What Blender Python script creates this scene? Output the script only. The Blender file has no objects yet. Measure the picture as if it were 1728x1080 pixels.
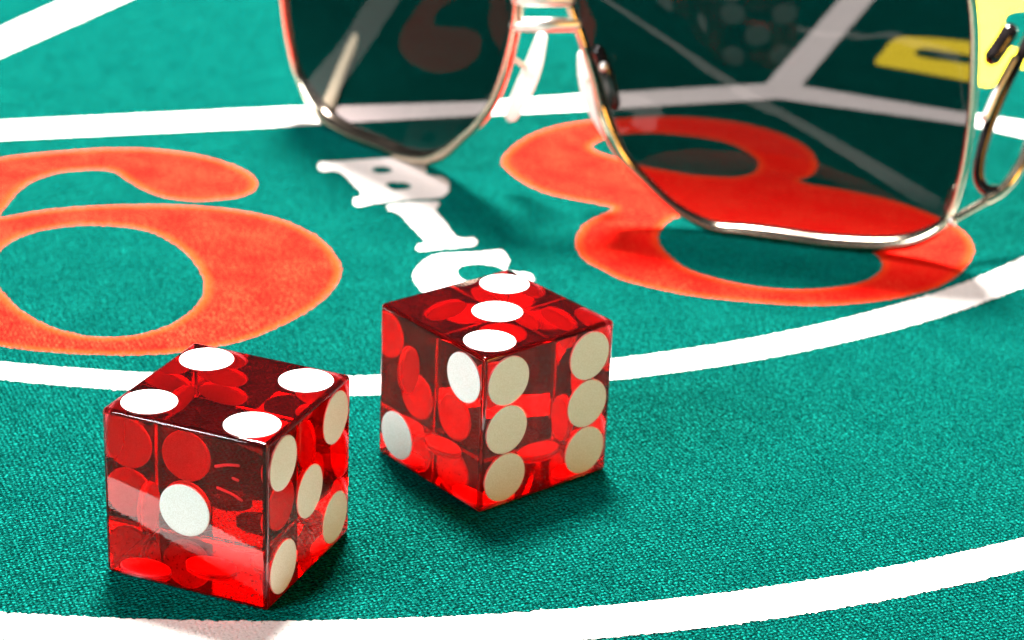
import bpy, bmesh, math, random
import numpy as np
from mathutils import Vector, Matrix, noise as mnoise

# ---------------------------------------------------------------- camera, world, lamps, exposure
MM = 0.001
CAM={'f': 3791.2572675062625, 'pitch': 0.4047091390935844, 'roll': 0.04371726698513646, 'h': 120.53581977700277}
DICE=[(-29.4576, 213.8919, 0.4152), (-1.7348, 238.4558, -0.0768)]
PRINTS=[
('printed_digit', 'red printed numeral 6 with orange edge', 'red', True, [(-82.55, 337.46), (-76.67, 340.67), (-70.53, 343.12), (-65.04, 344.69), (-59.29, 344.91), (-52.84, 343.46), (-47.07, 340.18), (-42.53, 335.5), (-40.83, 331.22), (-41.27, 327.13), (-43.67, 324.35), (-48.87, 322.34), (-54.06, 323.27), (-57.97, 326.48), (-61.22, 330.48), (-64.02, 334.11), (-67.55, 334.43), (-71.94, 332.55), (-75.01, 328.69), (-76.43, 323.49), (-76.88, 317.94), (-76.98, 312.02), (-75.89, 311.69), (-71.24, 314.85), (-63.57, 317.83), (-53.49, 319.7), (-45.09, 319.31), (-38.61, 317.39), (-32.8, 313.44), (-28.11, 307.21), (-25.42, 300.43), (-24.57, 295.25), (-25.18, 289.06), (-27.6, 281.9), (-31.66, 274.86), (-36.48, 269.6), (-43.13, 265.96), (-49.99, 264.35), (-58.85, 264.27), (-66.22, 265.49), (-70.7, 267.85), (-76.82, 273.56), (-83.6, 285.34), (-88.4, 300.47), (-90.45, 317.43), (-88.02, 331.22)], [[(-73.12, 291.13), (-73.7, 298.44), (-72.45, 303.5), (-69.64, 307.2), (-65.31, 309.78), (-60.14, 310.41), (-54.63, 309.04), (-50.35, 305.07), (-46.72, 299.51), (-44.0, 292.98), (-42.9, 288.02), (-42.76, 283.1), (-43.9, 278.17), (-46.16, 273.72), (-49.32, 270.82), (-52.72, 269.63), (-57.14, 270.05), (-61.67, 272.74), (-65.91, 277.13), (-69.23, 282.04), (-71.39, 286.25)]]),
('printed_digit', 'red printed numeral 8 with orange edge partly under a lens', 'red', True, [(-2.77, 346.92), (-1.62, 352.74), (1.34, 359.92), (5.74, 365.61), (11.67, 369.68), (19.54, 372.76), (26.0, 374.33), (32.9, 373.98), (39.64, 371.62), (45.32, 366.6), (48.68, 359.84), (49.43, 352.97), (48.01, 346.91), (45.69, 343.17), (52.32, 340.08), (58.96, 336.51), (63.89, 331.73), (66.9, 327.37), (68.84, 322.47), (68.95, 316.26), (67.18, 310.03), (63.97, 303.84), (59.75, 298.83), (53.21, 294.56), (44.47, 291.62), (36.12, 291.32), (27.86, 292.33), (22.1, 294.08), (16.32, 297.18), (13.01, 300.64), (9.98, 305.39), (8.99, 310.27), (9.2, 314.46), (10.14, 318.57), (11.82, 322.09), (14.93, 326.91), (12.75, 328.76), (8.24, 330.6), (4.15, 333.07), (0.74, 337.33), (-1.62, 342.13)], [[(11.97, 355.8), (12.91, 358.7), (15.07, 361.81), (17.84, 363.77), (23.33, 364.84), (30.04, 363.86), (35.19, 361.11), (38.31, 356.3), (39.41, 351.64), (38.11, 346.48), (34.83, 344.03), (29.64, 343.93), (24.63, 345.58), (19.98, 347.59), (16.18, 350.63), (13.11, 353.22)], [(21.42, 315.45), (22.01, 318.77), (23.16, 322.21), (25.0, 324.51), (27.71, 324.07), (34.23, 321.03), (38.64, 319.8), (46.05, 317.45), (50.74, 315.54), (53.25, 312.92), (54.11, 309.44), (53.66, 306.1), (51.74, 302.64), (48.35, 299.53), (42.12, 297.03), (36.61, 296.84), (32.46, 297.93), (28.36, 300.15), (24.94, 303.19), (22.84, 307.86), (21.54, 312.03)]]),
('printed_letter', 'white printed capital letter B', 'white', True, [(-32.77, 340.35), (-32.49, 342.7), (-28.98, 343.95), (-23.99, 345.66), (-19.77, 346.75), (-16.29, 345.9), (-14.5, 342.77), (-14.03, 339.26), (-11.67, 338.56), (-10.28, 335.25), (-10.41, 330.48), (-11.93, 327.77), (-16.82, 326.08), (-21.17, 324.24), (-24.17, 322.23), (-25.66, 323.67), (-25.74, 326.49), (-24.82, 328.28), (-26.8, 333.24), (-29.07, 337.79), (-30.94, 337.55), (-32.2, 338.39)], [[(-22.88, 339.87), (-22.36, 340.83), (-21.3, 340.85), (-20.86, 340.01), (-21.39, 339.06), (-22.31, 338.93)], [(-20.24, 333.23), (-19.58, 333.93), (-18.12, 333.87), (-17.39, 332.86), (-17.99, 331.81), (-19.21, 331.53)]]),
('printed_letter', 'white printed capital letter I', 'white', True, [(-20.42, 322.71), (-20.14, 324.61), (-16.83, 326.2), (-13.21, 327.13), (-11.63, 326.62), (-11.37, 324.43), (-11.78, 322.86), (-9.92, 317.16), (-8.22, 312.06), (-6.19, 312.31), (-5.19, 310.69), (-5.43, 308.3), (-7.18, 307.24), (-10.99, 305.93), (-14.01, 304.73), (-15.02, 306.29), (-14.75, 308.24), (-14.03, 309.4), (-16.14, 314.72), (-18.57, 320.4), (-19.81, 320.93)], []),
('printed_letter', 'white printed capital letter G', 'white', True, [(-14.85, 294.68), (-14.63, 298.09), (-13.49, 302.13), (-11.14, 304.99), (-5.99, 306.32), (-2.55, 307.69), (-1.14, 306.9), (-0.2, 303.24), (-0.49, 299.75), (2.34, 298.94), (3.46, 296.81), (2.63, 294.04), (1.15, 292.11), (0.21, 288.12), (-5.3, 285.37), (-10.28, 286.93), (-13.33, 290.02)], [[(-7.6, 298.46), (-6.98, 300.13), (-5.38, 300.78), (-3.24, 300.57), (-1.83, 298.9), (-3.51, 297.8), (-4.37, 295.45), (-6.03, 294.82), (-7.17, 296.02)]]),
('printed_letter', 'flat yellow ring shaped printed letter seen through the right lens', 'yellow', True, [(66.76, 413.13), (69.47, 421.5), (71.68, 427.59), (74.97, 431.87), (83.72, 431.56), (89.83, 429.59), (94.6, 427.02), (89.98, 408.14), (86.23, 400.86), (82.03, 403.95), (75.38, 407.49), (68.28, 411.03)], [[(75.56, 420.02), (76.64, 423.42), (79.6, 423.88), (86.97, 419.77), (85.61, 415.21), (81.23, 416.11), (76.95, 417.84)]]),
('printed_letter', 'large yellow printed letter beyond the right lens', 'yellow', True, [(91.37, 448.87), (97.26, 468.53), (106.54, 477.49), (114.27, 471.39), (108.62, 438.45), (99.63, 417.33), (92.01, 413.05), (88.73, 414.89), (88.78, 426.94)], [[(97.04, 445.32), (99.58, 453.84), (103.93, 457.31), (105.81, 451.21), (101.62, 433.1), (97.44, 426.64), (95.08, 429.57)]]),
('printed_line', 'curved white line behind the dice', 'white', False, [(-203.2, 409.75), (-203.06, 406.63), (-202.86, 403.5), (-202.6, 400.39), (-202.28, 397.28), (-201.9, 394.17), (-201.46, 391.07), (-200.96, 387.99), (-200.4, 384.91), (-199.78, 381.84), (-199.11, 378.79), (-198.37, 375.75), (-197.57, 372.73), (-196.72, 369.72), (-195.81, 366.72), (-194.84, 363.75), (-193.81, 360.8), (-192.73, 357.86), (-191.59, 354.95), (-190.39, 352.06), (-189.14, 349.19), (-187.84, 346.35), (-186.48, 343.53), (-185.06, 340.75), (-183.59, 337.98), (-182.07, 335.25), (-180.49, 332.55), (-178.87, 329.88), (-177.19, 327.24), (-175.46, 324.63), (-173.68, 322.06), (-171.86, 319.52), (-169.98, 317.02), (-168.05, 314.55), (-166.08, 312.12), (-164.06, 309.74), (-162.0, 307.39), (-159.89, 305.08), (-157.74, 302.81), (-155.54, 300.58), (-153.3, 298.4), (-151.02, 296.26), (-148.7, 294.16), (-146.34, 292.11), (-143.93, 290.11), (-141.5, 288.15), (-139.02, 286.24), (-136.5, 284.38), (-133.96, 282.57), (-131.37, 280.8), (-128.76, 279.09), (-126.11, 277.43), (-123.42, 275.82), (-120.71, 274.26), (-117.97, 272.75), (-115.2, 271.3), (-112.4, 269.9), (-109.58, 268.56), (-106.73, 267.27), (-103.86, 266.03), (-100.96, 264.85), (-98.04, 263.73), (-95.1, 262.67), (-92.14, 261.66), (-89.16, 260.7), (-86.16, 259.81), (-83.15, 258.98), (-80.12, 258.2), (-77.07, 257.48), (-74.02, 256.82), (-70.95, 256.22), (-67.87, 255.68), (-64.78, 255.2), (-61.68, 254.77), (-58.57, 254.41), (-55.46, 254.11), (-52.34, 253.87), (-49.22, 253.69), (-46.09, 253.57), (-42.96, 253.51), (-39.84, 253.51), (-36.71, 253.57), (-33.58, 253.69), (-30.46, 253.87), (-27.34, 254.11), (-24.23, 254.41), (-21.12, 254.77), (-18.02, 255.2), (-14.93, 255.68), (-11.85, 256.22), (-8.78, 256.82), (-5.73, 257.48), (-2.68, 258.2), (0.35, 258.98), (3.36, 259.81), (6.36, 260.7), (9.34, 261.66), (12.3, 262.67), (15.24, 263.73), (18.16, 264.85), (21.06, 266.03), (23.93, 267.27), (26.78, 268.56), (29.6, 269.9), (32.4, 271.3), (35.17, 272.75), (37.91, 274.26), (40.62, 275.82), (43.31, 277.43), (45.96, 279.09), (48.57, 280.8), (51.16, 282.57), (53.7, 284.38), (56.22, 286.24), (58.7, 288.15), (61.13, 290.11), (63.54, 292.11), (65.9, 294.16), (68.22, 296.26), (70.5, 298.4), (72.74, 300.58), (74.94, 302.81), (77.09, 305.08), (79.2, 307.39), (81.26, 309.74), (83.28, 312.12), (85.25, 314.55), (87.18, 317.02), (89.06, 319.52), (90.88, 322.06), (92.66, 324.63), (94.39, 327.24), (96.07, 329.88), (97.69, 332.55), (99.27, 335.25), (100.79, 337.98), (102.26, 340.75), (103.68, 343.53), (105.04, 346.35), (106.34, 349.19), (107.59, 352.06), (108.79, 354.95), (109.93, 357.86), (111.01, 360.8), (112.04, 363.75), (113.01, 366.72), (113.92, 369.72), (114.77, 372.73), (115.57, 375.75), (116.31, 378.79), (116.98, 381.84), (117.6, 384.91), (118.16, 387.99), (118.66, 391.07), (119.1, 394.17), (119.48, 397.28), (119.8, 400.39), (120.06, 403.5), (120.26, 406.63), (120.4, 409.75), (114.8, 412.26), (114.67, 409.2), (114.47, 406.14), (114.22, 403.08), (113.9, 400.03), (113.53, 396.99), (113.1, 393.96), (112.61, 390.93), (112.06, 387.91), (111.45, 384.91), (110.79, 381.91), (110.07, 378.93), (109.29, 375.97), (108.45, 373.02), (107.56, 370.09), (106.61, 367.17), (105.6, 364.28), (104.54, 361.4), (103.42, 358.54), (102.25, 355.71), (101.02, 352.9), (99.74, 350.12), (98.41, 347.36), (97.02, 344.62), (95.58, 341.91), (94.09, 339.24), (92.55, 336.59), (90.95, 333.97), (89.31, 331.38), (87.61, 328.83), (85.87, 326.3), (84.08, 323.82), (82.24, 321.36), (80.35, 318.95), (78.42, 316.57), (76.44, 314.22), (74.42, 311.92), (72.35, 309.66), (70.24, 307.43), (68.08, 305.25), (65.89, 303.11), (63.65, 301.01), (61.38, 298.96), (59.06, 296.95), (56.71, 294.98), (54.32, 293.07), (51.89, 291.19), (49.43, 289.37), (46.93, 287.59), (44.39, 285.86), (41.83, 284.18), (39.23, 282.55), (36.6, 280.98), (33.95, 279.45), (31.26, 277.97), (28.54, 276.55), (25.8, 275.18), (23.03, 273.86), (20.24, 272.59), (17.42, 271.38), (14.58, 270.23), (11.72, 269.13), (8.84, 268.08), (5.94, 267.1), (3.02, 266.16), (0.08, 265.29), (-2.88, 264.47), (-5.85, 263.71), (-8.83, 263.0), (-11.83, 262.35), (-14.84, 261.77), (-17.86, 261.23), (-20.89, 260.76), (-23.92, 260.35), (-26.97, 260.0), (-30.02, 259.7), (-33.08, 259.46), (-36.14, 259.29), (-39.2, 259.17), (-42.27, 259.11), (-45.33, 259.11), (-48.4, 259.17), (-51.46, 259.29), (-54.52, 259.46), (-57.58, 259.7), (-60.63, 260.0), (-63.68, 260.35), (-66.71, 260.76), (-69.74, 261.23), (-72.76, 261.77), (-75.77, 262.35), (-78.77, 263.0), (-81.75, 263.71), (-84.72, 264.47), (-87.68, 265.29), (-90.62, 266.16), (-93.54, 267.1), (-96.44, 268.08), (-99.32, 269.13), (-102.18, 270.23), (-105.02, 271.38), (-107.84, 272.59), (-110.63, 273.86), (-113.4, 275.18), (-116.14, 276.55), (-118.86, 277.97), (-121.55, 279.45), (-124.2, 280.98), (-126.83, 282.55), (-129.43, 284.18), (-131.99, 285.86), (-134.53, 287.59), (-137.03, 289.37), (-139.49, 291.19), (-141.92, 293.07), (-144.31, 294.98), (-146.66, 296.95), (-148.98, 298.96), (-151.25, 301.01), (-153.49, 303.11), (-155.68, 305.25), (-157.84, 307.43), (-159.95, 309.66), (-162.02, 311.92), (-164.04, 314.22), (-166.02, 316.57), (-167.95, 318.95), (-169.84, 321.36), (-171.68, 323.82), (-173.47, 326.3), (-175.21, 328.83), (-176.91, 331.38), (-178.55, 333.97), (-180.15, 336.59), (-181.69, 339.24), (-183.18, 341.91), (-184.62, 344.62), (-186.01, 347.36), (-187.34, 350.12), (-188.62, 352.9), (-189.85, 355.71), (-191.02, 358.54), (-192.14, 361.4), (-193.2, 364.28), (-194.21, 367.17), (-195.16, 370.09), (-196.05, 373.02), (-196.89, 375.97), (-197.67, 378.93), (-198.39, 381.91), (-199.05, 384.91), (-199.66, 387.91), (-200.21, 390.93), (-200.7, 393.96), (-201.13, 396.99), (-201.5, 400.03), (-201.82, 403.08), (-202.07, 406.14), (-202.27, 409.2), (-202.4, 412.26)], []),
('printed_line', 'curved white line nearest the camera', 'white', False, [(-226.7, 339.12), (-225.84, 336.0), (-224.92, 332.89), (-223.96, 329.8), (-222.94, 326.73), (-221.87, 323.67), (-220.76, 320.63), (-219.59, 317.61), (-218.37, 314.61), (-217.11, 311.64), (-215.79, 308.68), (-214.43, 305.74), (-213.02, 302.83), (-211.56, 299.94), (-210.05, 297.07), (-208.5, 294.23), (-206.9, 291.42), (-205.25, 288.63), (-203.56, 285.87), (-201.82, 283.14), (-200.04, 280.44), (-198.22, 277.77), (-196.35, 275.12), (-194.43, 272.51), (-192.48, 269.93), (-190.48, 267.39), (-188.44, 264.87), (-186.36, 262.39), (-184.24, 259.95), (-182.08, 257.54), (-179.88, 255.16), (-177.64, 252.83), (-175.36, 250.53), (-173.04, 248.26), (-170.69, 246.04), (-168.3, 243.85), (-165.88, 241.71), (-163.42, 239.6), (-160.93, 237.54), (-158.4, 235.52), (-155.84, 233.54), (-153.25, 231.6), (-150.62, 229.7), (-147.97, 227.85), (-145.28, 226.04), (-142.57, 224.28), (-139.83, 222.56), (-137.06, 220.88), (-134.26, 219.26), (-131.43, 217.67), (-128.58, 216.14), (-125.71, 214.65), (-122.81, 213.21), (-119.89, 211.82), (-116.94, 210.48), (-113.98, 209.18), (-110.99, 207.93), (-107.98, 206.74), (-104.95, 205.59), (-101.91, 204.49), (-98.84, 203.45), (-95.76, 202.45), (-92.67, 201.51), (-89.56, 200.61), (-86.43, 199.77), (-83.29, 198.98), (-80.14, 198.24), (-76.98, 197.55), (-73.8, 196.91), (-70.62, 196.33), (-67.43, 195.8), (-64.23, 195.32), (-61.02, 194.9), (-57.8, 194.52), (-54.58, 194.21), (-51.35, 193.94), (-48.12, 193.73), (-44.89, 193.57), (-41.66, 193.46), (-38.42, 193.41), (-35.18, 193.41), (-31.94, 193.46), (-28.71, 193.57), (-25.48, 193.73), (-22.25, 193.94), (-19.02, 194.21), (-15.8, 194.52), (-12.58, 194.9), (-9.37, 195.32), (-6.17, 195.8), (-2.98, 196.33), (0.2, 196.91), (3.38, 197.55), (6.54, 198.24), (9.69, 198.98), (12.83, 199.77), (15.96, 200.61), (19.07, 201.51), (22.16, 202.45), (25.24, 203.45), (28.31, 204.49), (31.35, 205.59), (34.38, 206.74), (37.39, 207.93), (40.38, 209.18), (43.34, 210.48), (46.29, 211.82), (49.21, 213.21), (52.11, 214.65), (54.98, 216.14), (57.83, 217.67), (60.66, 219.26), (63.46, 220.88), (66.23, 222.56), (68.97, 224.28), (71.68, 226.04), (74.37, 227.85), (77.02, 229.7), (79.65, 231.6), (82.24, 233.54), (84.8, 235.52), (87.33, 237.54), (89.82, 239.6), (92.28, 241.71), (94.7, 243.85), (97.09, 246.04), (99.44, 248.26), (101.76, 250.53), (104.04, 252.83), (106.28, 255.16), (108.48, 257.54), (110.64, 259.95), (112.76, 262.39), (114.84, 264.87), (116.88, 267.39), (118.88, 269.93), (120.83, 272.51), (122.75, 275.12), (124.62, 277.77), (126.44, 280.44), (128.22, 283.14), (129.96, 285.87), (131.65, 288.63), (133.3, 291.42), (134.9, 294.23), (136.45, 297.07), (137.96, 299.94), (139.42, 302.83), (140.83, 305.74), (142.19, 308.68), (143.51, 311.64), (144.77, 314.61), (145.99, 317.61), (147.16, 320.63), (148.27, 323.67), (149.34, 326.73), (150.36, 329.8), (151.32, 332.89), (152.24, 336.0), (153.1, 339.12), (159.11, 353.44), (158.2, 350.14), (157.23, 346.85), (156.2, 343.58), (155.13, 340.33), (154.0, 337.09), (152.82, 333.88), (151.58, 330.68), (150.29, 327.51), (148.95, 324.35), (147.56, 321.22), (146.12, 318.11), (144.63, 315.03), (143.08, 311.97), (141.49, 308.94), (139.84, 305.93), (138.15, 302.95), (136.41, 300.0), (134.62, 297.08), (132.78, 294.19), (130.89, 291.33), (128.96, 288.5), (126.98, 285.7), (124.95, 282.94), (122.88, 280.21), (120.77, 277.51), (118.61, 274.85), (116.41, 272.23), (114.16, 269.64), (111.87, 267.09), (109.54, 264.58), (107.17, 262.1), (104.76, 259.67), (102.31, 257.27), (99.82, 254.92), (97.3, 252.61), (94.73, 250.33), (92.13, 248.11), (89.49, 245.92), (86.81, 243.78), (84.1, 241.68), (81.36, 239.63), (78.58, 237.62), (75.77, 235.66), (72.93, 233.75), (70.06, 231.88), (67.15, 230.06), (64.22, 228.29), (61.26, 226.57), (58.27, 224.89), (55.25, 223.27), (52.21, 221.7), (49.14, 220.17), (46.05, 218.7), (42.93, 217.27), (39.79, 215.9), (36.63, 214.58), (33.44, 213.32), (30.24, 212.1), (27.02, 210.94), (23.77, 209.83), (20.51, 208.78), (17.24, 207.78), (13.94, 206.83), (10.64, 205.94), (7.31, 205.1), (3.98, 204.32), (0.63, 203.59), (-2.73, 202.92), (-6.1, 202.3), (-9.48, 201.74), (-12.87, 201.23), (-16.27, 200.78), (-19.67, 200.39), (-23.08, 200.05), (-26.5, 199.77), (-29.91, 199.55), (-33.34, 199.38), (-36.76, 199.26), (-40.19, 199.21), (-43.61, 199.21), (-47.04, 199.26), (-50.46, 199.38), (-53.89, 199.55), (-57.3, 199.77), (-60.72, 200.05), (-64.13, 200.39), (-67.53, 200.78), (-70.93, 201.23), (-74.32, 201.74), (-77.7, 202.3), (-81.07, 202.92), (-84.43, 203.59), (-87.78, 204.32), (-91.11, 205.1), (-94.44, 205.94), (-97.74, 206.83), (-101.04, 207.78), (-104.31, 208.78), (-107.57, 209.83), (-110.82, 210.94), (-114.04, 212.1), (-117.24, 213.32), (-120.43, 214.58), (-123.59, 215.9), (-126.73, 217.27), (-129.85, 218.7), (-132.94, 220.17), (-136.01, 221.7), (-139.05, 223.27), (-142.07, 224.89), (-145.06, 226.57), (-148.02, 228.29), (-150.95, 230.06), (-153.86, 231.88), (-156.73, 233.75), (-159.57, 235.66), (-162.38, 237.62), (-165.16, 239.63), (-167.9, 241.68), (-170.61, 243.78), (-173.29, 245.92), (-175.93, 248.11), (-178.53, 250.33), (-181.1, 252.61), (-183.62, 254.92), (-186.11, 257.27), (-188.56, 259.67), (-190.97, 262.1), (-193.34, 264.58), (-195.67, 267.09), (-197.96, 269.64), (-200.21, 272.23), (-202.41, 274.85), (-204.57, 277.51), (-206.68, 280.21), (-208.75, 282.94), (-210.78, 285.7), (-212.76, 288.5), (-214.69, 291.33), (-216.58, 294.19), (-218.42, 297.08), (-220.21, 300.0), (-221.95, 302.95), (-223.64, 305.93), (-225.29, 308.94), (-226.88, 311.97), (-228.43, 315.03), (-229.92, 318.11), (-231.36, 321.22), (-232.75, 324.35), (-234.09, 327.51), (-235.38, 330.68), (-236.62, 333.88), (-237.8, 337.09), (-238.93, 340.33), (-240.0, 343.58), (-241.03, 346.85), (-242.0, 350.14), (-242.91, 353.44)], []),
('printed_line', 'straight white line above the digits, bending at the corner', 'white', False, [(-110.07, 347.67), (-86.74, 355.9), (-40.8, 369.86), (-7.4, 378.02), (19.07, 387.78), (43.44, 396.03), (47.47, 397.36), (51.05, 396.06), (79.41, 383.9), (101.58, 375.3), (98.93, 363.52), (78.19, 376.66), (46.2, 387.12), (18.77, 378.02), (-7.15, 369.99), (-39.67, 359.62), (-84.56, 346.32), (-107.48, 338.75)], []),
('printed_line', 'white line running from the corner to the far side', 'white', False, [(43.41, 393.12), (65.15, 458.38), (82.6, 508.93), (92.4, 510.71), (72.74, 459.64), (50.64, 394.18)], []),
('printed_line', 'white diagonal line in the far left corner', 'white', False, [(-108.67, 382.87), (-99.13, 410.53), (-91.39, 432.31), (-72.42, 480.71), (-59.79, 483.01), (-78.83, 434.4), (-94.84, 391.61), (-103.92, 364.82)], [])]
LENS=[{'b': (-17.84, 344.91, 1.0), 'u': (0.6947, -0.7193, 0.0), 'v': (-0.1001, -0.0967, 0.9903), 'c': [(-29.28, 19.87), (-28.97, 12.57), (-27.28, 6.57), (-22.04, 1.49), (-15.37, 0.0), (-7.79, 0.0), (-0.15, 0.0), (7.5, 2.2), (15.2, 8.19), (20.53, 13.66), (24.47, 20.06), (27.49, 27.48), (28.92, 33.39), (29.12, 40.39), (24.92, 48.39), (12.92, 52.39), (-7.28, 50.87), (-21.28, 44.87), (-28.78, 32.87)]}, {'b': (47.01, 314.12, 1.0), 'u': (0.9703, -0.2419, 0.0), 'v': (-0.0127, -0.0508, 0.9986), 'c': [(-41.53, 33.01), (-39.51, 27.75), (-37.48, 22.43), (-35.16, 15.2), (-32.34, 9.83), (-28.48, 6.0), (-23.7, 2.28), (-18.05, 0.0), (-12.54, 0.0), (-6.24, 0.0), (-0.04, 0.0), (8.65, 0.89), (13.69, 2.85), (16.77, 6.33), (18.09, 13.63), (18.3, 22.81), (17.6, 32.55), (16.39, 39.39), (14.39, 44.39), (8.39, 49.39), (-5.61, 52.39), (-25.53, 52.01), (-38.53, 48.01), (-43.03, 41.01)]}]
GL={'bridge_low': [(-1.38, 322.01, 29.98), (7.71, 322.33, 30.38)], 'bridge_top': [(-1.28, 321.05, 34.19), (6.47, 322.44, 34.16)], 'padL': [(2.58, 325.72, 27.28), (1.55, 329.37, 21.72), (0.27, 332.38, 16.96), (-1.57, 334.62, 11.75)], 'padLarm': [(-1.9, 323.61, 24.67), (-0.26, 328.24, 22.16), (1.23, 329.92, 20.6)], 'padR': [(9.0, 328.55, 23.98), (9.74, 329.08, 20.31), (11.23, 328.93, 16.18), (13.78, 326.97, 11.9)], 'padRarm': [(10.9, 322.01, 21.6), (10.56, 325.24, 20.59), (9.93, 328.53, 20.01)], 'clipR': [(10.84, 320.7, 27.02), (11.82, 319.94, 25.02), (12.84, 319.83, 22.36), (13.76, 320.41, 18.92)], 'clipL': [(-2.28, 322.29, 25.95), (-3.02, 323.3, 21.96), (-4.34, 325.87, 17.38), (-5.55, 328.36, 14.17)], 'templeL': [(-33.3, 360.62, 2.47), (-32.98, 369.14, 1.87), (-32.74, 392.38, 0.69), (-32.37, 425.89, -1.57), (-32.87, 457.46, -4.15), (-34.3, 494.48, -7.35)], 'vR': [(63.75, 309.88, 11.73), (63.26, 309.83, 9.23), (63.64, 309.96, 6.89), (66.21, 312.09, 7.33), (69.44, 314.32, 8.43)], 'templeR': [(69.44, 314.32, 8.43), (71.61, 314.73, 9.97), (73.82, 316.1, 12.56), (76.05, 319.45, 16.63), (77.39, 324.98, 22.79), (77.76, 333.86, 28.53), (78.61, 345.8, 32.83)], 'loopR': [(76.59, 327.72, 32.98), (73.75, 323.53, 28.12), (71.1, 320.31, 23.5), (69.18, 317.96, 18.66), (68.17, 316.37, 14.53), (68.2, 315.49, 11.59), (69.35, 314.87, 10.0), (71.28, 314.81, 9.92)], 'chromeR': [(72.78, 322.95, 27.97), (70.25, 319.88, 24.05), (68.38, 317.46, 20.16)], 'knot': [(71.75, 323.83, 31.85), (71.03, 323.03, 30.78), (70.04, 322.33, 29.31), (69.16, 321.57, 28.22)]}
S = bpy.context.scene
COL = S.collection
rnd = random.Random(7)

cam = bpy.data.objects.new('camera', bpy.data.cameras.new('camera'))
COL.objects.link(cam)
S.camera = cam
cp, sp = math.cos(CAM['pitch']), math.sin(CAM['pitch'])
cr, sr = math.cos(CAM['roll']), math.sin(CAM['roll'])
fwd = Vector((0, cp, -sp)); right = Vector((1, 0, 0)); up = Vector((0, sp, cp))
right2 = cr * right + sr * up
up2 = -sr * right + cr * up
cam.matrix_world = Matrix(((right2.x, up2.x, -fwd.x, 0), (right2.y, up2.y, -fwd.y, 0),
                           (right2.z, up2.z, -fwd.z, CAM['h'] * MM), (0, 0, 0, 1)))
cam.data.sensor_width = 36.0
cam.data.lens = CAM['f'] / 1728 * 36.0
cam.data.clip_start = 0.01
cam.data.clip_end = 20
cam.data.dof.use_dof = True
cam.data.dof.focus_distance = 0.240
cam.data.dof.aperture_fstop = 40
cam.data.dof.aperture_blades = 0

w = bpy.data.worlds.new('World'); S.world = w; w.use_nodes = True
w.node_tree.nodes['Background'].inputs[0].default_value = (0.9, 0.95, 1.0, 1)
w.node_tree.nodes['Background'].inputs[1].default_value = 0.07

def area(name, loc, target, size, power, color):
    l = bpy.data.lights.new(name, 'AREA'); l.shape = 'DISK'; l.size = size; l.energy = power; l.color = color
    o = bpy.data.objects.new(name, l); COL.objects.link(o)
    o.location = loc
    o.rotation_euler = (Vector(target) - Vector(loc)).to_track_quat('-Z', 'Y').to_euler()
    return o
area('table_lamp', (-0.06, 0.52, 0.60), (-0.05, 0.36, 0.0), 0.17, 47.0, (1.0, 0.97, 0.93))
area('side_lamp', (-0.42, -0.06, 0.34), (0.0, 0.23, 0.0), 0.24, 4.0, (0.96, 0.98, 1.0))
area('warm_lamp', (0.45, -0.05, 0.16), (0.0, 0.23, 0.01), 0.20, 1.55, (1.0, 0.46, 0.07))

S.view_settings.view_transform = 'Standard'
S.view_settings.look = 'None'
S.view_settings.exposure = 0.0
S.view_settings.gamma = 1.0
S.render.engine = 'CYCLES'
cy = S.cycles
cy.max_bounces = 20; cy.transmission_bounces = 16; cy.glossy_bounces = 8; cy.diffuse_bounces = 4
cy.transparent_max_bounces = 16; cy.volume_bounces = 1
cy.caustics_reflective = True; cy.caustics_refractive = True
cy.blur_glossy = 0.3
cy.sample_clamp_indirect = 12.0
cy.use_denoising = True

# ---------------------------------------------------------------- helpers
def mat(name):
    m = bpy.data.materials.new(name); m.use_nodes = True
    nt = m.node_tree; nt.nodes.clear()
    out = nt.nodes.new('ShaderNodeOutputMaterial')
    return m, nt, out
def N(nt, t, **kw):
    n = nt.nodes.new(t)
    for k, v in kw.items(): setattr(n, k, v)
    return n
def principled(nt, out, col, rough, metal=0.0, spec=0.5):
    p = N(nt, 'ShaderNodeBsdfPrincipled')
    p.inputs['Base Color'].default_value = (*col, 1)
    p.inputs['Roughness'].default_value = rough
    p.inputs['Metallic'].default_value = metal
    p.inputs['Specular IOR Level'].default_value = spec
    nt.links.new(p.outputs[0], out.inputs[0])
    return p
def link(name, mesh, m=None, parent=None):
    o = bpy.data.objects.new(name, mesh); COL.objects.link(o)
    if m is not None: mesh.materials.append(m)
    if parent is not None: o.parent = parent
    return o
def from_bm(name, bm, m, parent=None, smooth=True):
    me = bpy.data.meshes.new(name); bm.to_mesh(me); bm.free()
    for p in me.polygons: p.use_smooth = smooth
    return link(name, me, m, parent)
def spline(pts, n, closed=False):
    """Catmull-Rom through pts, n points per span."""
    P = [np.array(p, float) for p in pts]; L = len(P); out = []
    spans = L if closed else L - 1
    for i in range(spans):
        if closed: a, b, c, d = P[(i-1) % L], P[i], P[(i+1) % L], P[(i+2) % L]
        else:
            b, c = P[i], P[i+1]
            a = P[i-1] if i else 2*b - c
            d = P[i+2] if i + 2 < L else 2*c - b
        for k in range(n):
            t = k / n
            out.append(0.5*((2*b) + (c-a)*t + (2*a-5*b+4*c-d)*t*t + (3*b-a-3*c+d)*t**3))
    if not closed: out.append(P[-1])
    return out
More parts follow.
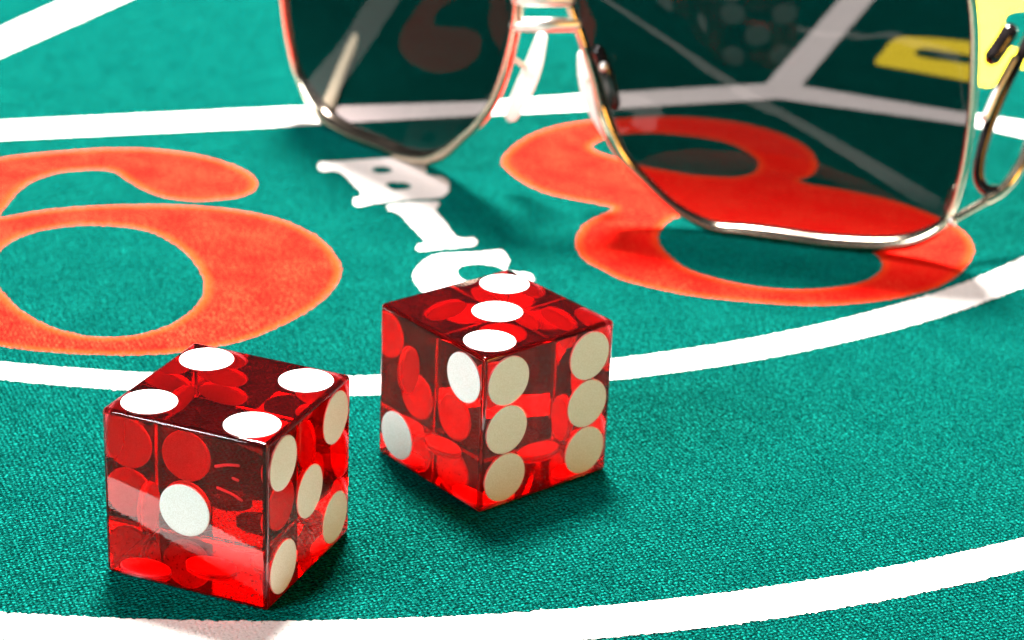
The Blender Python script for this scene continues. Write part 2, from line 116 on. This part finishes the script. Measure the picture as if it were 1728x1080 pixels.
def tube(name, pts, radius, m, parent, closed=False, sides=14, flat=1.0, axis=None):
    """round or flattened tube along pts (mm); radius a number or a list; the far ends are rounded off"""
    P = [Vector(p) for p in pts]; L = len(P)
    R = radius if isinstance(radius, (list, tuple)) else [radius]*L
    bm = bmesh.new(); rings = []
    ref = Vector(axis) if axis is not None else Vector((0, 0, 1))
    idx = list(range(L))
    def ring(p, t, r):
        a = ref - t*ref.dot(t)
        if a.length < 1e-4: a = Vector((1, 0, 0)) - t*t.x
        a.normalize(); b = t.cross(a)
        return [bm.verts.new((p + (a*math.cos(2*math.pi*k/sides)*flat + b*math.sin(2*math.pi*k/sides))*r)*MM) for k in range(sides)]
    for i in idx:
        if closed: t = P[(i+1) % L] - P[i-1]
        else: t = P[min(i+1, L-1)] - P[max(i-1, 0)]
        t.normalize()
        if not closed and i == 0:
            rings.append(ring(P[0]-t*R[0]*.7, t, R[0]*.55))
        rings.append(ring(P[i], t, R[i]))
        if not closed and i == L-1:
            rings.append(ring(P[-1]+t*R[-1]*.7, t, R[-1]*.55))
    n = len(rings)
    for i in range(n if closed else n-1):
        A, B = rings[i], rings[(i+1) % n]
        for k in range(sides): bm.faces.new((A[k], A[(k+1) % sides], B[(k+1) % sides], B[k]))
    if not closed:
        bm.faces.new(rings[0][::-1]); bm.faces.new(rings[-1])
    bmesh.ops.recalc_face_normals(bm, faces=bm.faces)
    return from_bm(name, bm, m, parent)

# ---------------------------------------------------------------- materials
def fibre_nodes(nt):
    """shared cloth relief: woven grain plus loose fluff, object coordinates in mm"""
    tc = N(nt, 'ShaderNodeTexCoord')
    mp = N(nt, 'ShaderNodeMapping'); mp.inputs['Scale'].default_value = (1000, 1000, 1000)
    mp.inputs['Rotation'].default_value = (0, 0, math.radians(28))
    nt.links.new(tc.outputs['Object'], mp.inputs[0])
    st = N(nt, 'ShaderNodeMapping'); st.inputs['Scale'].default_value = (1.0, 0.72, 1.0)
    nt.links.new(mp.outputs[0], st.inputs[0])
    n1 = N(nt, 'ShaderNodeTexNoise'); n1.inputs['Scale'].default_value = 2.6; n1.inputs['Detail'].default_value = 4.0; n1.inputs['Roughness'].default_value = 0.65
    nt.links.new(st.outputs[0], n1.inputs['Vector'])
    n2 = N(nt, 'ShaderNodeTexNoise'); n2.inputs['Scale'].default_value = 0.16; n2.inputs['Detail'].default_value = 3.0
    nt.links.new(mp.outputs[0], n2.inputs['Vector'])
    v = N(nt, 'ShaderNodeTexVoronoi'); v.inputs['Scale'].default_value = 2.6
    nt.links.new(st.outputs[0], v.inputs['Vector'])
    # twill threads: two crossing sine ribs, bent by the noise
    wv = []
    for ang in (38, -52):
        rt = N(nt, 'ShaderNodeMapping'); rt.inputs['Rotation'].default_value = (0, 0, math.radians(ang)); nt.links.new(mp.outputs[0], rt.inputs[0])
        wt = N(nt, 'ShaderNodeTexWave'); wt.inputs['Scale'].default_value = 0.58; wt.inputs['Distortion'].default_value = 5.0
        wt.inputs['Detail'].default_value = 3.0; wt.inputs['Detail Scale'].default_value = 1.6
        nt.links.new(rt.outputs[0], wt.inputs[0]); wv.append(wt)
    tw = N(nt, 'ShaderNodeMath', operation='MULTIPLY'); nt.links.new(wv[0].outputs['Fac'], tw.inputs[0]); nt.links.new(wv[1].outputs['Fac'], tw.inputs[1])
    gr = N(nt, 'ShaderNodeMath', operation='MULTIPLY_ADD'); gr.inputs[1].default_value = 0.22
    nt.links.new(tw.outputs[0], gr.inputs[0]); nt.links.new(n1.outputs[0], gr.inputs[2])
    return gr, n2, v
def bump(nt, p, n1, v, strength, dist):
    mx = N(nt, 'ShaderNodeMath', operation='MULTIPLY_ADD'); mx.inputs[1].default_value = -0.55
    nt.links.new(v.outputs['Distance'], mx.inputs[0]); nt.links.new(n1.outputs[0], mx.inputs[2])
    b = N(nt, 'ShaderNodeBump'); b.inputs['Strength'].default_value = strength; b.inputs['Distance'].default_value = dist
    nt.links.new(mx.outputs[0], b.inputs['Height']); nt.links.new(b.outputs[0], p.inputs['Normal'])
def ramp(nt, src, stops):
    r = N(nt, 'ShaderNodeValToRGB')
    e = r.color_ramp.elements
    while len(e) < len(stops): e.new(0.5)
    for k, (pos, c) in enumerate(stops):
        e[k].position = pos; e[k].color = (*c, 1)
    nt.links.new(src, r.inputs[0])
    return r
def mixc(nt, a, b, fac, mode='MIX'):
    m = N(nt, 'ShaderNodeMix', data_type='RGBA', blend_type=mode)
    if isinstance(fac, (int, float)): m.inputs[0].default_value = fac
    else: nt.links.new(fac, m.inputs[0])
    nt.links.new(a, m.inputs[6]); nt.links.new(b, m.inputs[7])
    return m.outputs[2]

felt_m, nt, out = mat('green_felt')
p = principled(nt, out, (0, .03, .025), 1.0, spec=0.0)
n1, n2, v = fibre_nodes(nt)
r1 = ramp(nt, n1.outputs[0], [(0.42, (0.0006, 0.002, 0.0016)), (0.51, (0.0004, 0.007, 0.0050)), (0.60, (0.0006, 0.021, 0.0152)), (0.72, (0.004, 0.16, 0.124))])
r2 = ramp(nt, n2.outputs[0], [(0.33, (0.82, 0.82, 0.82)), (0.67, (1.14, 1.15, 1.15))])
nt.links.new(mixc(nt, r1.outputs[0], r2.outputs[0], 1.0, 'MULTIPLY'), p.inputs['Base Color'])
bump(nt, p, n1, v, 1.0, 0.00034)
p.inputs['Sheen Weight'].default_value = 0.50; p.inputs['Sheen Roughness'].default_value = 0.32; p.inputs['Sheen Tint'].default_value = (0.0, 0.85, 0.78, 1)

def ink(name, core, edge, rim, var, bare=1.0):
    m, nt, out = mat(name)
    p = principled(nt, out, core, 1.0, spec=0.0)
    n1, n2, v = fibre_nodes(nt)
    at = N(nt, 'ShaderNodeAttribute', attribute_name='edge')
    jit = N(nt, 'ShaderNodeMath', operation='MULTIPLY_ADD'); jit.inputs[1].default_value = 1.3
    nt.links.new(n1.outputs[0], jit.inputs[0]); nt.links.new(at.outputs['Fac'], jit.inputs[2])
    mr = N(nt, 'ShaderNodeMapRange'); mr.inputs[1].default_value = 0.5; mr.inputs[2].default_value = 2.9
    nt.links.new(jit.outputs[0], mr.inputs[0])
    r = ramp(nt, mr.outputs[0], [(0.0, rim), (0.22, edge), (0.75, core)])
    sp_ = ramp(nt, n1.outputs[0], [(0.36, (1, 0, 0)), (0.5, (1, 0, 0)), (0.72, (0, 0, 0))])
    rv = N(nt, 'ShaderNodeRGB'); rv.outputs[0].default_value = (*var, 1)
    mrv = N(nt, 'ShaderNodeMapRange'); mrv.inputs[1].default_value = 0.56; mrv.inputs[2].default_value = 0.78; mrv.inputs[4].default_value = 0.9
    nt.links.new(n1.outputs[0], mrv.inputs[0])
    blot = N(nt, 'ShaderNodeMapRange'); blot.inputs[1].default_value = 0.36; blot.inputs[2].default_value = 0.64; blot.inputs[3].default_value = 0.35
    nt.links.new(n2.outputs[0], blot.inputs[0])
    mb = N(nt, 'ShaderNodeMath', operation='MULTIPLY'); nt.links.new(mrv.outputs[0], mb.inputs[0]); nt.links.new(blot.outputs[0], mb.inputs[1])
    worn = ramp(nt, n1.outputs[0], [(0.38, (bare,)*3), (0.47, (1, 1, 1))])          # threads the ink missed
    nt.links.new(mixc(nt, mixc(nt, r.outputs[0], rv.outputs[0], mb.outputs[0]), worn.outputs[0], 1.0, 'MULTIPLY'), p.inputs['Base Color'])
    bump(nt, p, n1, v, 0.6, 0.00018)
    return m
INK = {
    'red': ink('red_ink', (0.52, 0.0035, 0.003), (0.56, 0.026, 0.005), (0.13, 0.055, 0.02), (0.70, 0.085, 0.032)),
    'white': ink('white_ink', (0.60, 0.56, 0.535), (0.60, 0.56, 0.535), (0.50, 0.48, 0.44), (0.70, 0.66, 0.64), 0.65),
    'yellow': ink('yellow_ink', (0.80, 0.62, 0.03), (0.80, 0.62, 0.03), (0.70, 0.55, 0.04), (0.80, 0.66, 0.08)),
}
acrylic, nt, out = mat('red_acrylic')
g = N(nt, 'ShaderNodeBsdfGlass'); g.inputs['IOR'].default_value = 1.49; g.inputs['Roughness'].default_value = 0.0
g.inputs['Color'].default_value = (1.0, 0.98, 0.98, 1)
nt.links.new(g.outputs[0], out.inputs['Surface'])
va = N(nt, 'ShaderNodeVolumeAbsorption'); va.inputs['Color'].default_value = (0.998, 0.0, 0.10, 1); va.inputs['Density'].default_value = 900.0
vs = N(nt, 'ShaderNodeVolumeScatter'); vs.inputs['Color'].default_value = (1.0, 0.0, 0.03, 1); vs.inputs['Density'].default_value = 3.0
ad = N(nt, 'ShaderNodeAddShader'); nt.links.new(va.outputs[0], ad.inputs[0]); nt.links.new(vs.outputs[0], ad.inputs[1])
nt.links.new(ad.outputs[0], out.inputs['Volume'])

pip_m, nt, out = mat('pip_paint')
p = principled(nt, out, (0.82, 0.80, 0.77), 0.42, spec=0.25)
tc = N(nt, 'ShaderNodeTexCoord'); n_ = N(nt, 'ShaderNodeTexNoise'); n_.inputs['Scale'].default_value = 9000; n_.inputs['Detail'].default_value = 2
nt.links.new(tc.outputs['Object'], n_.inputs['Vector'])
rr = ramp(nt, n_.outputs[0], [(0.3, (0.66, 0.62, 0.55)), (0.7, (0.86, 0.85, 0.83))])
nt.links.new(rr.outputs[0], p.inputs['Base Color'])
b = N(nt, 'ShaderNodeBump'); b.inputs['Strength'].default_value = 0.15; b.inputs['Distance'].default_value = 0.00005
nt.links.new(n_.outputs[0], b.inputs['Height']); nt.links.new(b.outputs[0], p.inputs['Normal'])

mark_m, nt, out = mat('mark_paint'); principled(nt, out, (0.8, 0.6, 0.6), 0.5)

def lens_material(strength):
    lens_m, nt, out = mat('tinted_lens')
    tr = N(nt, 'ShaderNodeBsdfTransparent'); tco = N(nt, 'ShaderNodeTexCoord'); sx = N(nt, 'ShaderNodeSeparateXYZ'); nt.links.new(tco.outputs['Object'], sx.inputs[0])
    mz = N(nt, 'ShaderNodeMapRange'); mz.inputs[2].default_value = 0.024; nt.links.new(sx.outputs['Z'], mz.inputs[0])
    grad = ramp(nt, mz.outputs[0], [(0.0, (0.42, 0.392, 0.400)), (0.45, (0.29, 0.282, 0.286)), (1.0, (0.245, 0.240, 0.244))])   # graduated tint, clearer at the foot
    nt.links.new(grad.outputs[0], tr.inputs[0])
    gl = N(nt, 'ShaderNodeBsdfGlossy'); gl.inputs['Roughness'].default_value = 0.01; gl.inputs[0].default_value = (1, 1, 1, 1)
    fr = N(nt, 'ShaderNodeFresnel'); fr.inputs[0].default_value = 1.5
    mx = N(nt, 'ShaderNodeMixShader')
    geo_ = N(nt, 'ShaderNodeNewGeometry'); inv = N(nt, 'ShaderNodeMath', operation='SUBTRACT'); inv.inputs[0].default_value = 1.0
    nt.links.new(geo_.outputs['Backfacing'], inv.inputs[1])
    once = N(nt, 'ShaderNodeMath', operation='MULTIPLY')
    nt.links.new(fr.outputs[0], once.inputs[0]); nt.links.new(inv.outputs[0], once.inputs[1])      # only the outer side of each face is coated
    coat = N(nt, 'ShaderNodeMath', operation='MULTIPLY'); coat.inputs[1].default_value = strength
    nt.links.new(once.outputs[0], coat.inputs[0]); nt.links.new(coat.outputs[0], mx.inputs[0]); nt.links.new(tr.outputs[0], mx.inputs[1]); nt.links.new(gl.outputs[0], mx.inputs[2])
    nt.links.new(mx.outputs[0], out.inputs[0])
    return lens_m
LENS_COAT = [lens_material(0.11), lens_material(0.25)]      # the far lens is the duller one
gold_m, nt, out = mat('polished_metal'); p = principled(nt, out, (0.58, 0.51, 0.39), 0.12, metal=1.0)
tc = N(nt, 'ShaderNodeTexCoord'); n_ = N(nt, 'ShaderNodeTexNoise'); n_.inputs['Scale'].default_value = 1500
nt.links.new(tc.outputs['Object'], n_.inputs['Vector'])
mr = N(nt, 'ShaderNodeMapRange'); mr.inputs[3].default_value = 0.10; mr.inputs[4].default_value = 0.26
nt.links.new(n_.outputs[0], mr.inputs[0]); nt.links.new(mr.outputs[0], p.inputs['Roughness'])
ivory_m, nt, out = mat('satin_gold'); principled(nt, out, (0.85, 0.76, 0.52), 0.5, metal=0.2)
satin_m, nt, out = mat('satin_metal'); principled(nt, out, (0.85, 0.83, 0.78), 0.42, metal=1.0)
black_m, nt, out = mat('black_enamel'); principled(nt, out, (0.008, 0.006, 0.006), 0.12)
pad_m, nt, out = mat('nose_pad_plastic')
p = principled(nt, out, (0.80, 0.80, 0.78), 0.25)
tl_ = N(nt, 'ShaderNodeBsdfTranslucent'); tl_.inputs[0].default_value = (0.85, 0.86, 0.84, 1)
mp_ = N(nt, 'ShaderNodeMixShader'); mp_.inputs[0].default_value = 0.45
nt.links.new(p.outputs[0], mp_.inputs[1]); nt.links.new(tl_.outputs[0], mp_.inputs[2]); nt.links.new(mp_.outputs[0], out.inputs[0])

# ---------------------------------------------------------------- setting: felt table top with its print
def grid_sheet(name, x0, x1, y0, y1, z, m):
    me = bpy.data.meshes.new(name)
    me.from_pydata([(x0, y0, z), (x1, y0, z), (x1, y1, z), (x0, y1, z)], [], [(0, 1, 2, 3)])
    return link(name, me, m)
felt = grid_sheet('felt_table_top', -0.9, 0.9, -0.5, 1.3, 0.0, felt_m)
felt['kind'] = 'structure'
felt['label'] = 'green felt table top printed with white lines and red numerals'

def sdf_poly(px, py, poly):
    """signed distance (negative inside) to a closed polygon"""
    P = np.array(poly); Q = np.roll(P, -1, 0)
    d2 = np.full(px.shape, 1e18); inside = np.zeros(px.shape, bool)
    for (ax, ay), (bx, by) in zip(P, Q):
        ex, ey = bx-ax, by-ay; wx, wy = px-ax, py-ay
        t = np.clip((wx*ex + wy*ey)/max(ex*ex + ey*ey, 1e-9), 0, 1)
        d2 = np.minimum(d2, (wx-ex*t)**2 + (wy-ey*t)**2)
        c = ((ay <= py) & (by > py)) | ((by <= py) & (ay > py))
        xs = ax + (py-ay)/(by-ay if by != ay else 1e-9)*ex
        inside ^= c & (px < xs)
    return np.where(inside, -1, 1)*np.sqrt(d2)
VIEW = (-115.0, 118.0, 180.0, 480.0)      # mm of table that the photograph and a step aside could see
def print_sheet(name, label, ink_m, smooth, outer, holes, cell=0.3):
    if smooth:
        outer = spline(outer, 6, True); holes = [spline(h, 6, True) for h in holes]
    o = np.array(outer)
    x0 = max(o[:, 0].min(), VIEW[0]) - 1; x1 = min(o[:, 0].max(), VIEW[1]) + 1
    y0 = max(o[:, 1].min(), VIEW[2]) - 1; y1 = min(o[:, 1].max(), VIEW[3]) + 1
    nx = int((x1-x0)/cell) + 2; ny = int((y1-y0)/cell) + 2
    X, Y = np.meshgrid(x0 + cell*np.arange(nx), y0 + cell*np.arange(ny))
    X = X.ravel(); Y = Y.ravel()
    def sd(X, Y):
        # keep it quick: exact distance only where the sheet can be
        s = sdf_poly(X, Y, outer)
        for h in holes: s = np.maximum(s, -sdf_poly(X, Y, h))
        return s
    s = sd(X, Y)
    rs = np.random.RandomState(11)
    if 'letter' in name and smooth and ink_m is INK['white']: s = s + 0.58
    elif ink_m is INK['white']: s = s + 0.10
    s = s + rs.normal(0, 0.085, s.shape)       # ink creeping along single fibres
    G = s.reshape(ny, nx)
    gy, gx = np.gradient(G, cell)
    gl_ = np.sqrt(gx**2 + gy**2) + 1e-6
    ins = G < 0
    quad = ins[:-1, :-1] | ins[1:, :-1] | ins[:-1, 1:] | ins[1:, 1:]
    core = ins[:-1, :-1].astype(int) + ins[1:, :-1] + ins[:-1, 1:] + ins[1:, 1:]
    quad &= core >= 2
    # outside corners of kept cells slide onto the outline
    XX = X.reshape(ny, nx).copy(); YY = Y.reshape(ny, nx).copy()
    mv = (~ins) & (G < cell*1.5)
    XX[mv] -= (G*gx/gl_/np.maximum(gl_, 0.7))[mv]; YY[mv] -= (G*gy/gl_/np.maximum(gl_, 0.7))[mv]
    used = np.zeros((ny, nx), bool)
    used[:-1, :-1] |= quad; used[1:, :-1] |= quad; used[:-1, 1:] |= quad; used[1:, 1:] |= quad
    index = np.full((ny, nx), -1); index[used] = np.arange(used.sum())
    co = np.stack([XX[used], YY[used], np.zeros(used.sum())], 1)*MM
    j, i = np.nonzero(quad)
    faces = np.stack([index[j, i], index[j, i+1], index[j+1, i+1], index[j+1, i]], 1)
    me = bpy.data.meshes.new(name)
    me.from_pydata(co.tolist(), [], faces.tolist())
    a = me.attributes.new('edge', 'FLOAT', 'POINT')
    a.data.foreach_set('value', np.maximum(-G[used], 0).astype(np.float32))
    ob = link(name, me, ink_m, felt)
    ob.location.z = 0.00003
    ob['label'] = label
    return ob
for k, (n_, l_, m_, s_, o_, h_) in enumerate(PRINTS):
    ob = print_sheet(n_, l_, INK[m_], s_, o_, h_)
    ob.location.z = (0.03 + 0.008*k)*MM

# loose fibres standing off the cloth: nobody could count them
def felt_fluff(n=70000):
    rs = np.random.RandomState(5)
    d = 175 + 200*rs.rand(n*2)**1.5
    x = (rs.rand(n*2) - 0.5)*2*(d*0.26 + 8); y = d
    inside = np.zeros(x.shape, bool)
    for nm_, l_, m_, s_, o_, h_ in PRINTS:
        o2 = spline(o_, 4, True) if s_ else o_
        sd = sdf_poly(x, y, o2)
        for h in h_: sd = np.maximum(sd, -sdf_poly(x, y, spline(h, 4, True) if s_ else h))
        inside |= sd < -0.12
    x = x[~inside][:n]; y = y[~inside][:n]; n = len(x)
    a = rs.rand(n)*2*math.pi; ln = 0.25 + 0.55*rs.rand(n)**2; bend = rs.normal(0, 0.8, n); hgt = 0.05 + 0.2*rs.rand(n)**2; wd = 0.022 + 0.02*rs.rand(n)
    V = []; t_ = [0, 0.5, 1.0]
    co = np.zeros((n, 6, 3))
    for k, t in enumerate(t_):
        aa = a + bend*t
        cx = x + np.cos(a + bend*t*0.5)*ln*t; cy_ = y + np.sin(a + bend*t*0.5)*ln*t
        z = [0.0, 1.0, 0.55][k]*hgt + 0.01
        co[:, 2*k, 0] = cx - np.sin(aa)*wd; co[:, 2*k, 1] = cy_ + np.cos(aa)*wd; co[:, 2*k, 2] = z
        co[:, 2*k+1, 0] = cx + np.sin(aa)*wd; co[:, 2*k+1, 1] = cy_ - np.cos(aa)*wd; co[:, 2*k+1, 2] = z + wd*0.8
    base = (np.arange(n)*6)[:, None]
    f = np.concatenate([base + [0, 1, 3, 2], base + [2, 3, 5, 4]])
    me = bpy.data.meshes.new('felt_fluff'); me.from_pydata((co.reshape(-1, 3)*MM).tolist(), [], f.tolist())
    o = link('felt_fluff', me, fluff_m, felt); o['kind'] = 'stuff'
fluff_m, nt, out = mat('felt_fibre'); p = principled(nt, out, (0.002, 0.080, 0.064), 0.9, spec=0.0)
felt_fluff()

# ---------------------------------------------------------------- dice
H = 9.62
def die_body_mesh():
    bm = bmesh.new(); bmesh.ops.create_cube(bm, size=2*H*MM)
    bmesh.ops.bevel(bm, geom=bm.edges[:] + bm.verts[:], offset=0.5*MM, segments=4, profile=0.5, affect='EDGES')
    bmesh.ops.recalc_face_normals(bm, faces=bm.faces)
    me = bpy.data.meshes.new('die_body'); bm.to_mesh(me); bm.free()
    for p in me.polygons: p.use_smooth = max(abs(c) for c in p.normal) < 0.9999
    return me
def pip_mesh(r=2.95, proud=0.025, depth=0.5):
    bm = bmesh.new(); n = 64; prof = [(0.90, proud), (0.985, proud-0.004), (1.0, proud-0.03), (1.0, -depth*0.75), (0.94, -depth)]
    rings = [[bm.verts.new((r*s*math.cos(2*math.pi*k/n)*MM, r*s*math.sin(2*math.pi*k/n)*MM, z*MM)) for k in range(n)] for s, z in prof]
    for A, B in zip(rings, rings[1:]):
        for k in range(n): bm.faces.new((A[k], B[k], B[(k+1) % n], A[(k+1) % n]))
    bm.faces.new(rings[0]); bm.faces.new(rings[-1][::-1])
    bmesh.ops.recalc_face_normals(bm, faces=bm.faces)
    me = bpy.data.meshes.new('pip'); bm.to_mesh(me); bm.free()
    for p in me.polygons: p.use_smooth = len(p.vertices) == 4
    return me
BODY = die_body_mesh(); BODY.materials.append(acrylic)
PIP = pip_mesh(); PIP.materials.append(pip_m)
q = 6.02
FACE = {1: [(0, 0)], 2: [(-q, -q), (q, q)], 3: [(-q, q), (0, 0), (q, -q)],
        4: [(-q, -q), (-q, q), (q, -q), (q, q)], 5: [(-q, -q), (-q, q), (q, -q), (q, q), (0, 0)],
        6: [(-q, -q), (-q, 0), (-q, q), (q, -q), (q, 0), (q, q)]}
def make_die(label, x, y, rot, faces):
    """faces: list of (axis u, axis v, pips); the face points along u x v"""
    root = bpy.data.objects.new('casino_die', None); COL.objects.link(root)
    root.empty_display_size = 0.01
    root.location = (x*MM, y*MM, 0.16*MM); root.rotation_euler = (0, 0, rot - math.pi/4)
    root['label'] = label; root['category'] = 'die'; root['group'] = 'pair of red dice'
    b = link('body', BODY, None, root); b.location = (0, 0, H*MM)
    for u, v, count in faces:
        u = Vector(u); v = Vector(v); n = u.cross(v)
        M = Matrix((u, v, n)).transposed().to_4x4()
        for a, c in FACE[count]:
            o = link('pip', PIP, None, root)
            o.matrix_local = Matrix.Translation((u*a + v*c + n*H + Vector((0, 0, H)))*MM) @ M
    return root
X, Y, Z_ = (1, 0, 0), (0, 1, 0), (0, 0, 1)
neg = lambda t: tuple(-c for c in t)
# local axes: +x is the camera-right face, -y the camera-left face
d0 = make_die('red die showing four white pips on top, nearer the camera at left', *DICE[0],
     [(X, Y, 4), (X, Z_, 1), (Y, Z_, 5), (X, neg(Y), 3), (neg(X), Z_, 6), (neg(Y), Z_, 2)])
d1 = make_die('red die showing three white pips in a diagonal on top, further back at right', *DICE[1],
     [(X, Y, 3), (X, Z_, 2), (Y, Z_, 6), (X, neg(Y), 4), (neg(X), Z_, 5), (neg(Y), Z_, 1)])
# small curved strokes set in the left die
bm_pts = [[(3.2, 5.4), (4.6, 5.9), (5.9, 6.1)], [(3.4, 3.0), (4.9, 2.7), (6.2, 2.2)], [(5.2, 4.5), (5.8, 4.4)]]
for st in bm_pts:
    tube('engraved_mark', [(a, -H + 1.6, H + b) for a, b in spline(st, 5)], 0.17, mark_m, d0, sides=8)

# ---------------------------------------------------------------- sunglasses
sg = bpy.data.objects.new('sunglasses', None); COL.objects.link(sg); sg.empty_display_size = 0.02
sg['label'] = 'dark tinted sunglasses with shiny metal rims standing on the felt behind the dice'
sg['category'] = 'sunglasses'
org = Vector(LENS[0]['b'])*0.5 + Vector(LENS[1]['b'])*0.5; org.z = 0
sg.location = org*MM
def local(pts): return [Vector(p) - org for p in pts]
def make_lens(L):
    b, u, v = Vector(L['b']), Vector(L['u']), Vector(L['v']); n = u.cross(v)      # towards the camera
    C = [np.array(c) for c in spline(L['c'], 8, True)]
    cen = np.mean(C, 0); K = len(C); rings_n = 14
    bm = bmesh.new(); sides = []
    for off in (0.5, -0.5):
        rings = []
        for r in range(1, rings_n + 1):
            s = r/rings_n; dome = 2.0*(1 - s*s)
            rings.append([bm.verts.new((b + u*(cen[0]+(c[0]-cen[0])*s) + v*(cen[1]+(c[1]-cen[1])*s) + n*(dome+off) - org)*MM) for c in C])
        mid = bm.verts.new((b + u*cen[0] + v*cen[1] + n*(2.0+off) - org)*MM)
        for k in range(K): bm.faces.new((mid, rings[0][k], rings[0][(k+1) % K]))
        for A, B in zip(rings, rings[1:]):
            for k in range(K): bm.faces.new((A[k], B[k], B[(k+1) % K], A[(k+1) % K]))
        sides.append(rings[-1])
    A, B = sides
    for k in range(K): bm.faces.new((A[k], B[k], B[(k+1) % K], A[(k+1) % K]))
    bmesh.ops.recalc_face_normals(bm, faces=bm.faces)
    from_bm('lens', bm, LENS_COAT[LENS.index(L)], sg)
    path = [b + u*c[0] + v*c[1] - org for c in C]
    # the wire swells along the bottom curve and by the nose
    rad = []
    for c in C:
        low = max(0.0, min(1.0, (7.5 - c[1])/6.5)); low = low*low*(3-2*low)
        if L is LENS[1] and c[0] < -10: low *= max(0.0, 1 - (-10 - c[0])/14)
        if L is LENS[1] and c[0] < -29: low = 0.8*math.exp(-((c[1]-14)/5.0)**2)
        rad.append(0.68 + 0.5*low)
    tube('rim', path, rad, gold_m, sg, closed=True, sides=16, flat=1.35, axis=n)
for L in LENS: make_lens(L)
for key, nm, r, m in (('bridge_low', 'bridge_bar', 1.05, satin_m), ('bridge_top', 'brow_bar', 1.1, satin_m)):
    a, b = local(GL[key]); mid = (a+b)/2 + Vector((0, -1.2, 0.3))
    tube(nm, spline([a, mid, b], 8), r, m, sg)
def pad(key):
    P = spline(local(GL[key]), 6); L = len(P) - 1
    R = [0.55 + 0.95*math.sin(math.pi*min(1, 0.12 + 0.8*i/L))**0.7*(0.65 + 0.6*i/L) for i in range(L+1)]
    return tube('nose_pad', P, R, pad_m, sg, sides=16)
tube('pad_arm', spline(local(GL['padLarm']), 6), 0.4, gold_m, pad('padL'))
tube('pad_arm', spline(local(GL['padRarm']), 6), 0.4, gold_m, pad('padR'))
tube('rim_clip', spline(local(GL['clipR']), 6), 1.0, black_m, sg)
tl = spline(local(GL['templeL']), 8)
tube('temple', tl, [1.25 - 0.5*k/len(tl) for k in range(len(tl))], ivory_m, sg)
tr_ = tube('temple', spline(local(GL['templeR']), 8), 0.85, gold_m, sg)
tube('end_piece', spline(local(GL['vR']), 6), 0.65, gold_m, sg)
for key, k in (('vR', 2), ('clipR', 1)):
    pt = local(GL[key])[k]
    tube('screw', [pt + Vector((0, -0.9, 0.1)), pt + Vector((0, -1.5, 0.15))], 0.7, satin_m, sg)
tube('temple_loop', spline(local(GL['loopR']), 8), 0.85, black_m, tr_)
tube('loop_trim', spline(local(GL['chromeR']), 8), 0.6, satin_m, tr_)
tube('temple_knot', spline(local(GL['knot']), 6), 1.3, black_m, tr_)
